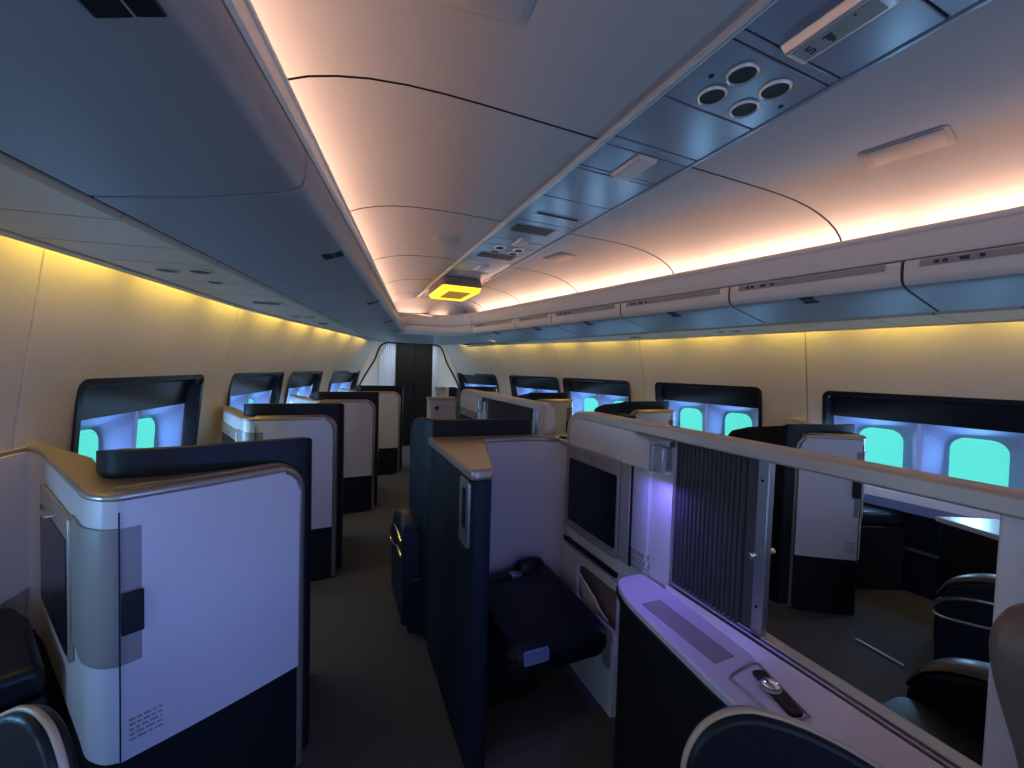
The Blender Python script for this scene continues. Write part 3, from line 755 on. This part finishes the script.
# ------------------------------------------------------------------ centre pair: aisle wall + rear panel of the row ahead
def centre_suite(label, dx=0, dy=0):
    old = XF[0]
    XF[0] = (lambda x, y, z: old(x + dx, y + dy, z)) if old else (lambda x, y, z: (x + dx, y + dy, z))
    t = thing('centre_suite', (.44, 1.37, 0), label, 'seat suite', 'suites of the centre pairs')
    wall_poly = [(.456, 2.09), (.456, 1.40), (.462, 1.378), (.478, 1.368), (.524, 1.371), (.60, 1.63), (.69, 1.95), (.70, 2.06)]
    mb = MB(); mb.prism(wall_poly, .0, 1.10); mb.build('aisle_wall', 'navy', t, .01)
    capp = [(.437, 2.09), (.438, 1.40), (.446, 1.368), (.47, 1.360), (.530, 1.364), (.608, 1.63), (.70, 1.95), (.71, 2.06)]
    mb = MB(); mb.prism(capp, 1.098, 1.14); mb.build('cap', 'cap', t, .012, 3)
    mb = MB(); mb.loft([[(x, y, z) for y, z in rrect(1.405, 1.52, .832, 1.085, .015)] for x in (.446, .458)]); hp = mb.build('handle_plate', 'alu', t, .003)
    mb = MB(); mb.loft([[(x, y, z) for y, z in rrect(1.435, 1.475, .90, 1.05, .008)] for x in (.4435, .45)]); mb.build('handle_slot', 'dark', hp)
    rear = spl([(.69, 1.975), (.80, 1.972), (.95, 1.962), (1.05, 1.93), (1.105, 1.86), (1.115, 1.80)], 5)
    mb = MB(); mb.ribbon(rear, .30, 1.118, .05); mb.build('rear_panel', 'shell', t)
    mb = MB(); mb.ribbon([(x, y - .006) for x, y in rear], 1.116, 1.14, .085); mb.build('rear_cap', 'cap', t, .006)
    mb = MB(); mb.box(.70, 1.12, 2.0, 2.05, 0, .32); mb.build('base_panel', 'dark', t)
    S = spl([(.99, 2.035), (.90, 2.055), (.70, 2.085), (.54, 2.10), (.485, 2.115), (.455, 2.17), (.43, 2.27), (.412, 2.35), (.40, 2.42)], 6)
    n = len(S); zt = [float(np.interp(i / (n - 1), [0, .6, .8, .9, .96, 1], [1.222, 1.222, 1.215, 1.195, 1.15, 1.05])) for i in range(n)]
    mb = MB(); mb.ribbon(S, .02, zt, .035, -1); mb.build('privacy_shell', 'navy', t, .008)
    mb = MB(); mb.ribbon([(x, y - .004) for x, y in S[:27]], 1.13, [z + .001 for z in zt[:27]], .006, 1); mb.build('shell_band', 'privacy', t)
    XF[0] = old
    return t
centre_suite('navy aisle wall with champagne cap and lilac-lit rear panel of the centre suite ahead')
XF[0] = mirror(1.14)
centre_suite('right-hand centre suite behind the partition, only its dark shell top showing')
XF[0] = None

# ottoman in the footwell
t = thing('ottoman', (.80, 1.6, 0), 'dark leather ottoman in the footwell before the lilac rear panel', 'ottoman')
mb = MB(); mb.box(.60, .88, 1.62, 1.93, .0, .36); mb.build('base', 'dark', t, .02)
mb = MB(); mb.loft([[(x, y, z + .03 * math.exp(-((x - .97) / .10) ** 2 - ((y - 1.85) / .12) ** 2)) for x, y in rrect(.60 + i, 1.06 - i, 1.33 + i, 1.93 - i, .06)] for z, i in ((.34, .01), (.37, 0), (.42, 0), (.45, .02), (.46, .06), (.462, .14))]); mb.build('cushion', 'leather', t)
mb = MB(); mb.loft([[(.93 + .09 * math.cos(a) * f, 1.86 + .05 * math.sin(a) * f, z) for a in np.linspace(0, 2 * PI, 17)[:-1]] for z, f in ((.45, 1), (.49, .95), (.515, .75), (.525, .3))]); mb.build('bolster', 'leather', t)
mb = MB(); mb.loft([[(x, 1.325, z) for x, z in rrect(.655, .76, .392, .442, .008)], [(x, 1.337, z) for x, z in rrect(.655, .76, .392, .442, .008)]]); mb.build('instruction_label', 'label', t)
for mir_, lab in ((False, 'dark ottoman low in the corner left of the nearest left screen'), (True, 'dark ottoman shape added by the right wall to cover lit floor, behind the partition opening')):  # the mirrored one is added to cover yellow wash light on the floor
    XF[0] = mirror(CX) if mir_ else None
    t = thing('ottoman', (-1.05, 1.8, 0), lab, 'ottoman', 'ottomans in the window footwells')
    pg = [(-1.17, 1.50), (-.80, 1.66), (-1.01, 2.01), (-1.12, 2.13), (-1.165, 2.10)]
    mb = MB(); mb.prism(pg, 0, .46); mb.build('base', 'dark', t, .01)
    mb = MB(); mb.prism([(x * .99 - .01, y * .99 + .018) for x, y in pg], .462, .56); mb.build('cushion', 'leather', t, .03, 3)
    XF[0] = None
bt = thing('seat_belt', (.83, 1.82, .46), 'grey seat belt buckle lying on the dark ottoman', 'seat belt')
mb = MB(); mb.loft([[(x, y, z) for x, y in rrect(.805, .865, 1.80, 1.845, .008)] for z in (.463, .482)]); bk = mb.build('buckle', 'alu', bt, .003)
mb = MB(); mb.box(.60, .81, 1.81, 1.838, .462, .467); mb.box(.86, 1.0, 1.812, 1.838, .462, .467); mb.build('strap', 'dark', bt)

# ------------------------------------------------------------------ centre partition
def partition(label, dy=0, ylo=-.55, full=True, yc0=.772):
    XF[0] = lambda x, y, z: (x + .012, y + dy, z)
    t = thing('centre_partition', (1.13, 1.2, 0), label, 'partition', 'partitions between the centre seats')
    # rail with rounded front end coming down
    path = ([(ylo, 1.282)] if full else [(ylo, .70), (ylo, 1.20), (ylo + .012, 1.245), (ylo + .04, 1.272), (ylo + .08, 1.282)]) + [(1.68, 1.282), (1.74, 1.276), (1.785, 1.255), (1.805, 1.215), (1.812, 1.15), (1.812, .62)]
    rings = []
    Pn = [Vector((0, y, z)) for y, z in path]
    for i, p in enumerate(Pn):
        tt = (Pn[min(i + 1, len(Pn) - 1)] - Pn[max(i - 1, 0)]).normalized(); nn = Vector((0, -tt.z, tt.y))
        h = .021
        rings.append([(x, p.y + nn.y * s, p.z + nn.z * s) for x, s in ((1.10, -h), (1.165, -h), (1.172, -h + .008), (1.172, h - .006), (1.165, h), (1.105, h), (1.094, h - .006), (1.094, -h + .006))])
    mb = MB(); mb.loft(rings); mb.build('rail', 'rail_cap', t, .003)
    # solid core behind the monitor
    mb = MB(); mb.loft([[(x, y, z) for y, z in ((1.10, .62), (1.81, .62), (1.81, 1.18), (1.76, 1.265), (1.10, 1.265))] for x in (1.105, 1.16)]); mb.build('core_panel', 'shell', t)
    # housing: one skin with rounded corners carrying the screen
    hs = [(y, z) for y, z in rrect(1.205, 1.80, .645, 1.262, .06)]
    mb = MB(); mb.loft([[(x, y, z) for y, z in hs] for x in (1.11, 1.095)]); mb.build('monitor_housing', 'shell', t, .006)
    mb = MB(); mb.loft([[(x, y, z) for y, z in rrect(1.372, 1.800, .705, 1.128, .012)] for x in (1.098, 1.084)]); mon = mb.build('monitor', 'greige', t, .004)
    mb = MB(); mb.loft([[(x, y, z) for y, z in rrect(1.388, 1.766, .748, 1.062, .008)] for x in (1.086, 1.081)]); mb.build('screen', 'screen', mon)
    mb = MB(); mb.loft([[(x, y, z) for y, z in rrect(1.57, 1.66, 1.088, 1.097, .004)] for x in (1.086, 1.072)]); mb.build('latch_tab', 'alu', mon)
    mb = MB(); mb.box(1.083, 1.10, 1.302, 1.362, .715, 1.125); mb.build('side_strip', 'greige', t, .003)
    mb = MB(); mb.box(1.086, 1.10, 1.294, 1.301, .715, 1.125); mb.build('strip_gap', 'dark', t)
    colp = spl([(1.09, 1.292), (1.086, 1.26), (1.092, 1.225), (1.11, 1.20), (1.135, 1.186)], 5)
    mb = MB(); mb.ribbon(colp, .80, 1.128, .02, 1); mb.build('corner_column', 'silver', t)
    mb = MB(); mb.ribbon([(x + .004, y) for x, y in colp], .62, .805, .02, 1); mb.build('column_foot', 'shell', t)
    if full:
        mb = MB()
        for para in range(3):
            for q in range(3):
                z = .792 - para * .027 - q * .008
                s = 0
                while s < .085:
                    w_ = random.uniform(.008, .018); y = 1.285 - s
                    x = 1.0868 + (0 if y > 1.245 else (1.245 - y) * .30 + max(0, 1.215 - y) * .9)
                    mb.box(x, x + .012, y - w_, y, z, z + .004); s += w_ + .004
        mb.build('fine_print', 'placard', t)
    # post between housing and curtain, post at the curtain's free end
    mb = MB(); mb.box(1.112, 1.148, 1.172, 1.194, .715, 1.265); mb.build('post', 'console', t, .004)
    mb = MB(); mb.box(1.120, 1.146, yc0 - .012, yc0 + .022, .72, 1.263); ps = mb.build('post', 'alu', t, .003)
    for z in (.83, 1.20):
        mb = MB(); mb.lathe([(.004, 0), (.004, -.002)], (1.119, yc0 + .006, z), 'x', 10); mb.build('screw', 'dark', ps)
    mb = MB(); mb.lathe([(.004, 0), (.004, -.02), (.009, -.022), (.009, -.034), (.006, -.036)], (1.120, yc0 + .006, .985), 'x', 12)
    mb.lathe([(.004, 0), (.004, .02), (.009, .022), (.009, .034), (.006, .036)], (1.146, yc0 + .006, .985), 'x', 12); mb.build('knob', 'chrome', ps)
    # lower panel and the solid aft end
    mb = MB(); mb.box(1.115, 1.165, ylo, 1.12, .02, .738); mb.build('lower_panel', 'shell', t, .004)
    mb = MB(); mb.box(1.108, 1.112, ylo, 1.12, .722, .742); mb.box(1.12, 1.16, ylo, 1.12, .738, .748); mb.build('sill', 'alu', t, .002)
    ya = .322 if full else ylo + .06
    mb = MB(); mb.box(1.112, 1.163, ylo, ya, .73, 1.265); mb.build('aft_panel', 'shell', t, .004)
    # lower cabinet with pockets
    mb = MB()
    mb.box(1.11, 1.16, 1.385, 1.81, .0, .62); mb.build('cabinet_core', 'shell', t)
    mb = MB(); mb.loft([[(x, y, z) for y, z in ((1.385, .0), (1.385, .36), (1.40, .38), (1.66, .38), (1.68, .40), (1.68, .55), (1.81, .55), (1.81, 0))] for x in (1.095, 1.112)])
    mb.loft([[(x, y, z) for y, z in ((1.383, .60), (1.81, .60), (1.81, .545), (1.655, .545), (1.62, .56), (1.383, .56))] for x in (1.095, 1.112)])
    mb.build('cabinet_face', 'shell', t, .004)
    mb = MB(); mb.box(1.088, 1.112, 1.383, 1.81, .622, .645); mb.build('shadow_strip', 'dark', t)  # solid dark bar stands in for the shade in the groove
    mb = MB(); mb.box(1.1075, 1.1105, 1.392, 1.676, .385, .56); mb.build('pocket', 'trim', t)
    mb = MB(); mb.loft([[(x, y, z) for y, z in rrect(1.40, 1.46, .20, .31, .02)] for x in (1.0935, 1.098)]); mb.build('finger_pull', 'greige', t, .003)
    # reading lamp under the rail
    mb = MB(); mb.loft([[(1.10, 1.30, 1.262), (1.10, 1.09, 1.262), (1.10, 1.09, 1.238), (1.10, 1.30, 1.256)], [(1.072, 1.27, 1.262), (1.060, 1.078, 1.262), (1.060, 1.078, 1.242), (1.072, 1.27, 1.258)]]); lh = mb.build('lamp_hood', 'alu', t, .003)
    mb = MB(); mb.loft([[(x, y, z) for x, y in rrect(1.05, 1.10, 1.10, 1.17, .008)] for z in (1.14, 1.238)]); mb.build('lamp_glass', 'glass', lh, .003)
    XF[0] = None
    return t
partition('near partition between the centre seats with rail, dark screen and open curtain')
partition('far partition between the centre seats with closed pleated curtain', 2.0, .09, False, .26)
def curtain(y0, y1, z0, z1, folds, label):
    n = folds * 6; front = []; back = []
    for k in range(n + 1):
        y = y0 + (y1 - y0) * k / n
        front.append((1.142 + .011 * math.sin(2 * PI * k / 6), y))
    mb = MB(); mb.ribbon(front, z0, z1, .003)
    tag(mb.build('pleated_curtain', 'curtain', origin=(1.142, (y0 + y1) / 2, z0), angle=80), label, 'curtain', 'pleated curtains in the partitions')
curtain(.828, 1.172, .745, 1.262, 20, 'dark pleated curtain drawn partly across the near partition')
curtain(2.295, 3.172, .745, 1.262, 22, 'dark pleated curtain drawn fully across the far partition')
# plain edge strip of the near curtain
mb = MB(); mb.box(1.137, 1.147, .796, .828, .745, 1.262); tag(mb.build('curtain_bar', 'curtain', origin=(1.14, .81, .745)), 'flat dark end bar of the near curtain beside the metal post', 'curtain bar')

# literature in the cabinet pocket
for i, (y0, y1, zt, tilt) in enumerate(((1.44, 1.60, .535, .10), (1.41, 1.52, .50, .05))):
    mb = MB()
    mb.loft([[(1.09 + o, y0, .42), (1.09 + o, y1, .40), (1.085 + o - tilt * .1, y1 + .02, zt), (1.085 + o - tilt * .1, y0 + .05, zt - .05)] for o in (0, .006)])
    tag(mb.build('magazine', 'paper', origin=(1.09, y0, .4)), ('cream papers standing in the cabinet pocket below the dark screen', 'folded leaflet at the front of the pocket below the dark screen')[i], 'magazine', 'papers in the cabinet pocket')

# ------------------------------------------------------------------ side console with tray and handset
def side_console(label, mir=False):
    XF[0] = mirror(1.14) if mir else None
    t = thing('side_console', (1.0, .7, 0), label, 'console', 'consoles beside the partition')
    top = spl([(1.107, 1.225), (1.03, 1.228), (.98, 1.21), (.948, 1.155), (.925, 1.08), (.906, .93), (.89, .78), (.88, .65), (.875, .27)], 4) + [(1.107, .27)] if not mir else spl([(1.107, 1.30), (1.07, 1.27), (1.06, 1.1), (1.06, .82), (1.072, .72), (1.107, .655)], 4)
    mb = MB(); mb.prism(top, .695, .720); mb.build('top', 'console', t, .006, 3)
    body = [(min(x + .012, 1.106), y) for x, y in top]
    mb = MB(); mb.prism(body, 0, .696); mb.build('body', 'black', t)
    mb = MB(); mb.ribbon([(x - .001, y) for x, y in top[8:-1]], .682, .697, .006, -1); mb.build('edge_trim', 'dark', t)
    if mir:
        mb = MB(); mb.prism([(1.07, .80), (1.10, .80), (1.10, .70), (1.08, .74)], .719, .7225); mb.build('inset_pad', 'placard', t)
        XF[0] = None
        return t
    mb = MB(); mb.prism([(.955, 1.055), (1.033, 1.052), (1.024, .76), (.948, .76)], .719, .7225); mb.build('inset_pad', 'placard', t, .001)
    # recess tray with raised rim
    tr = [(.938, .705), (.955, .712), (1.045, .722), (1.058, .712), (1.008, .555), (.93, .56)]
    mb = MB(); mb.prism(tr, .7195, .7215); mb.build('tray', 'console', t)
    mb = MB(); mb.loft([[(1.106, 1.10, .7205), (1.104, 1.10, .7205), (1.106, 1.10, .738)], [(1.106, .75, .7205), (1.075, .75, .7205), (1.106, .75, .740)], [(1.106, .60, .7205), (1.025, .60, .7205), (1.106, .60, .742)], [(1.106, .28, .7205), (.91, .28, .7205), (1.106, .28, .743)]]); mb.build('skirt', 'shell', t)
    mb = MB(); mb.tube([(x, y, .7225) for x, y in tr], .004, 6, closed=True); mb.build('tray_rim', 'alu', t)
    XF[0] = None
    return t
side_console('violet-lit white console top beside the near partition, with inset pad and tray')
side_console('mirror console beyond the partition, its lilac corner showing past the metal post', True)
t = thing('remote_handset', (1.0, .63, .722), 'dark handset with bright round knob lying in the console tray', 'remote')
def T(u, w, z):
    c, s = math.cos(-.34), math.sin(-.34)
    return (1.003 + u * c - w * s, .632 + u * s + w * c, z)
mb = MB(); mb.loft([[T(u, w, z) for u, w in rrect(-.018, .018, -.075, .065, .01)] for z in (.7218, .731)]); mb.build('body', 'dark', t, .003)
mb = MB(); mb.lathe([(.019, .0), (.019, .008), (.014, .013), (.005, .015)], (.998, .64, .731)); mb.build('knob', 'chrome', t)
mb = MB(); mb.tube([(.998 + .022 * math.cos(a), .64 + .022 * math.sin(a), .732) for a in np.linspace(0, 2 * PI, 20)[:-1]], .0025, 6, closed=True); mb.build('ring', 'alu', t)

# ------------------------------------------------------------------ wings next to the camera
wing([(.03, .60), (.034, .82), (.036, .902), (.042, .946), (.060, .982), (.085, 1.003), (.111, 1.012), (.139, 1.013), (.189, 1.002), (.245, .98), (.302, .95), (.36, .915)], (.455, .458), (.80, .27), .03, 'dark seat wing with beige piping rising at the bottom edge before the partition')
wing([(-.30, .70), (-.20, .775), (-.105, .835), (-.008, .892), (.037, .914), (.083, .924), (.122, .917), (.146, .898), (.17, .86), (.185, .8), (.19, .55)], (-.485, .955), (-.36, .83), .035, 'dark seat wing with beige piping in the bottom left corner')
t = thing('headrest', (.93, .24, .7), 'taupe leather headrest wing at the right edge against the pale partition end', 'seat')
hp = [(.93, .80), (.875, .964), (.848, 1.03), (.824, 1.088), (.81, 1.138), (.812, 1.173), (.828, 1.193), (.852, 1.205), (.90, 1.20), (.98, 1.17), (1.05, 1.10), (1.06, .98), (1.04, .80)]
edge = spl(hp, 5)
mb = MB(); mb.loft([[(x, .225 + o - (x - .86) * .25, z) for x, z in edge] for o in (0, -.05)]); mb.build('cushion', 'tan', t, .012, 3)
oval = [(.893 + .04 * math.cos(a), .162 - (.04 * math.cos(a)) * .25, 1.075 + .062 * math.sin(a)) for a in np.linspace(0, 2 * PI, 25)[:-1]]
mb = MB(); mb.tube(oval, .006, 6, closed=True); mb.build('piping', 'piping', t)
mb = MB(); mb.box(.90, 1.05, .19, .25, .0, .85); mb.build('support', 'dark', t, .01)

# ------------------------------------------------------------------ far centre row: end panel with a small round emblem
t = thing('rear_suite', (.96, 3.95, 0), 'beige end panel with small round emblem left of the far partition', 'seat suite', 'suites of the centre pairs')
mb = MB(); mb.ribbon(spl([(.822, 4.0), (.835, 3.96), (.87, 3.94), (.95, 3.93), (1.095, 3.93)], 4), 0, 1.18, .06); mb.build('panel', 'shell', t)
mb = MB(); mb.ribbon(spl([(.812, 4.0), (.826, 3.95), (.865, 3.93), (.95, 3.92), (1.097, 3.92)], 4), 1.175, 1.205, .10); mb.build('cap', 'cap', t, .008)
mb = MB(); mb.lathe([(.022, 0), (.022, -.006), (.018, -.008)], (.905, 3.934, 1.10), 'y', 20); em = mb.build('emblem', 'ink', t)
mb = MB(); mb.box(.895, .915, 3.9235, 3.927, 1.094, 1.100); mb.build('emblem_bar', 'greige', em)
t = thing('rear_suite', (1.15, 5.4, 0), 'tiny beige seat unit before the closet door, behind the emblem panel', 'seat suite', 'suites of the centre pairs')
mb = MB(); mb.box(1.22, 1.335, 5.40, 5.48, 0, 1.215); mb.build('panel', 'shell', t, .02)
mb = MB(); mb.box(1.212, 1.342, 5.39, 5.49, 1.21, 1.232); mb.build('cap', 'cap', t, .008)
t = thing('lounge_seat', (1.44, 5.45, 0), 'small blue seat back with white cover far ahead beside the far partition', 'seat')
mb = MB(); mb.box(1.41, 1.53, 5.40, 5.5, 0, 1.232); mb.build('backrest', 'navy', t, .03, 3)
mb = MB(); mb.box(1.35, 1.405, 5.40, 5.5, 0, 1.235); mb.build('cover', 'soft_lens', t, .015)

# ------------------------------------------------------------------ right-hand window ledge, console tops and floor trim
mb = MB()
ring = []
for y in np.linspace(.3, 2.2, 8):
    x = 2 * CX / 2 + hw(y, .65)
    ring.append([(x - .0, y, .56), (x - .10, y, .57), (x - .11, y, .64), (x - .07, y, .69), (x, y, .695)])
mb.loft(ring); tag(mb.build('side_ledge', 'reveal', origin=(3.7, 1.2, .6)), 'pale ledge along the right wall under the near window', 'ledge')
mb = MB(); ring = []
for y in np.linspace(.3, 2.2, 8):
    x = CX + hw(y, .4); ring.append([(x, y, 0), (x - .06, y, 0), (x - .06, y, .555), (x, y, .555)])
mb.loft(ring); structure(mb.build('baseboard_right', 'navy'))
mb = MB(); ring = []
for y in np.linspace(.3, 2.2, 8):
    x = CX + hw(y, .4); ring.append([(x - .062, y, .29), (x - .075, y, .295), (x - .075, y, .31), (x - .062, y, .315)])
mb.loft(ring); structure(mb.build('trim_20', 'alu'))
t = thing('window_console', (3.35, .95, 0), 'white-topped console by the right wall, seen through the partition opening', 'console')
mb = MB(); mb.prism([(3.10, .70), (3.45, .66), (3.52, 1.02), (3.22, 1.17)], .685, .715); mb.build('top', 'console', t, .006)
mb = MB(); mb.prism([(3.12, .71), (3.44, .68), (3.50, 1.01), (3.23, 1.15)], .0, .686); mb.build('body', 'dark', t, .006)
mb = MB(); mb.tube([(2.76, 1.30, .008), (2.745, 1.08, .008)], .007, 6); tag(mb.build('floor_strip', 'console', origin=(2.75, 1.2, 0)), 'thin bright metal strip on the floor of the right aisle', 'floor trim')

# ------------------------------------------------------------------ lights
def area(name, loc, rot_dir, sx, sy, power, col, spread=PI):
    l = bpy.data.lights.new(name, 'AREA'); l.shape = 'RECTANGLE'; l.size = sx; l.size_y = sy; l.energy = power; l.color = col; l.spread = spread
    o = bpy.data.objects.new(name, l); COL.objects.link(o); o.location = loc
    return o, l
def orient(o, along, down):
    """local x along 'along', local -z = 'down' direction of emission"""
    x = Vector(along).normalized(); z = -Vector(down); z = (z - x * z.dot(x)).normalized(); y = z.cross(x)
    o.rotation_euler = Matrix((x, y, z)).transposed().to_euler()
COVE, WASH, FILL = 1.0, 1.0, 1.0
WARM = (1.0, .57, .38)
YEL = (1.0, .68, .09)
segs = [(-2.4, -1.2), (-1.2, .0), (.0, 1.2), (1.2, 2.4), (2.4, 3.5), (3.5, 4.5), (4.5, 5.3), (5.3, 5.75)]
for side in (-1, 1):
    for a, b in segs + ([(5.75, 6.2)] if side < 0 else []):
        ym = (a + b) / 2; x = CX + side * (c_lip(ym, side) + .095)
        o, l = area('cove_light', (x, ym, 2.285), None, (b - a) * 1.0, .035, 4.0 * (b - a) * COVE, WARM)
        orient(o, (-side * .204, 1, 0), (side * -.48, 0, .88))
o, l = area('cove_light', (1.2, 6.30, 2.285), None, .75, .03, 1.9 * COVE, WARM); orient(o, (1, 0, 0), (0, -.5, .85))
ws = [-2.3, -1.6, -.9, -.2, .5, 1.2, 1.9, 2.6, 3.3, 4.0, 4.7, 5.4, 6.1, 6.7, 7.3]
for side in (-1, 1):
    for a, b in zip(ws, ws[1:]):
        ym = (a + b) / 2; x = CX + side * (hw(ym, 1.97) - .09)
        x2 = CX + side * hw(ym, 1.97)
        o, l = area('wall_wash', (x, ym, 1.985), None, (b - a) * .82, .03, 2.6 * (b - a) * WASH, YEL)
        orient(o, (-side * (wall_w(a) - wall_w(b)) / (b - a), 1, 0), (side * .35, 0, -1))
for side, y, p in DAY:
    o, l = area('window_daylight', p, None, .13, .2, 3.0, (.27, .56, 1.0)); orient(o, (0, 1, 0), (-side, -.17 * (1 if y > 2 else .5), 0))
# light in the front passage on the drapes
o, l = area('passage_light', (CX, 7.35, 1.86), None, .9, .2, 3.6, (.75, .86, 1.0)); orient(o, (1, 0, 0), (0, .55, -1))
# blue reading lamp under the rail, then an added blue fill behind the camera
o, l = area('reading_lamp', (1.035, 1.10, 1.13), None, .05, .03, 1.1, (.20, .16, 1.0)); orient(o, (0, 1, 0), (-.3, -.1, -1))

o, l = area('aft_blue_fill', (.30, -.15, .72), None, .25, .10, 1.7, (.12, .27, 1.0), math.radians(75)); orient(o, (1, .42, 0), (-.42, 1, .0))  # added fill light without a fixture, tints the nearest left panel blue
w = bpy.data.worlds.new('cabin_air'); SC.world = w; w.use_nodes = True
bg = w.node_tree.nodes['Background']; bg.inputs[0].default_value = (.31, .42, .82, 1); bg.inputs[1].default_value = 1.6

# ------------------------------------------------------------------ camera
f = 407.0
yaw, pitch, roll = [math.radians(a) for a in (23.354, -2.0705, 1.648)]
cy, sy = math.cos(yaw), math.sin(yaw)
fw = Vector((sy * math.cos(pitch), cy * math.cos(pitch), math.sin(pitch)))
r0 = Vector((cy, -sy, 0)); u0 = r0.cross(fw)
r1 = r0 * math.cos(roll) + u0 * math.sin(roll); u1 = -r0 * math.sin(roll) + u0 * math.cos(roll)
cam = bpy.data.cameras.new('camera'); co = bpy.data.objects.new('camera', cam); COL.objects.link(co)
cam.sensor_fit = 'HORIZONTAL'; cam.sensor_width = 36; cam.lens = 36 * f / 1024; cam.clip_start = .02; cam.clip_end = 100
Mx = Matrix((r1, u1, -fw)).transposed().to_4x4(); Mx.translation = Vector((0, 0, 1.5))
co.matrix_world = Mx
SC.camera = co

for o in bpy.data.objects:
    if '_o' in o: del o['_o']
SC.view_settings.view_transform = 'Standard'; SC.view_settings.look = 'None'
SC.view_settings.gamma = 1; SC.view_settings.use_curve_mapping = False
SC.view_settings.exposure = 0.0
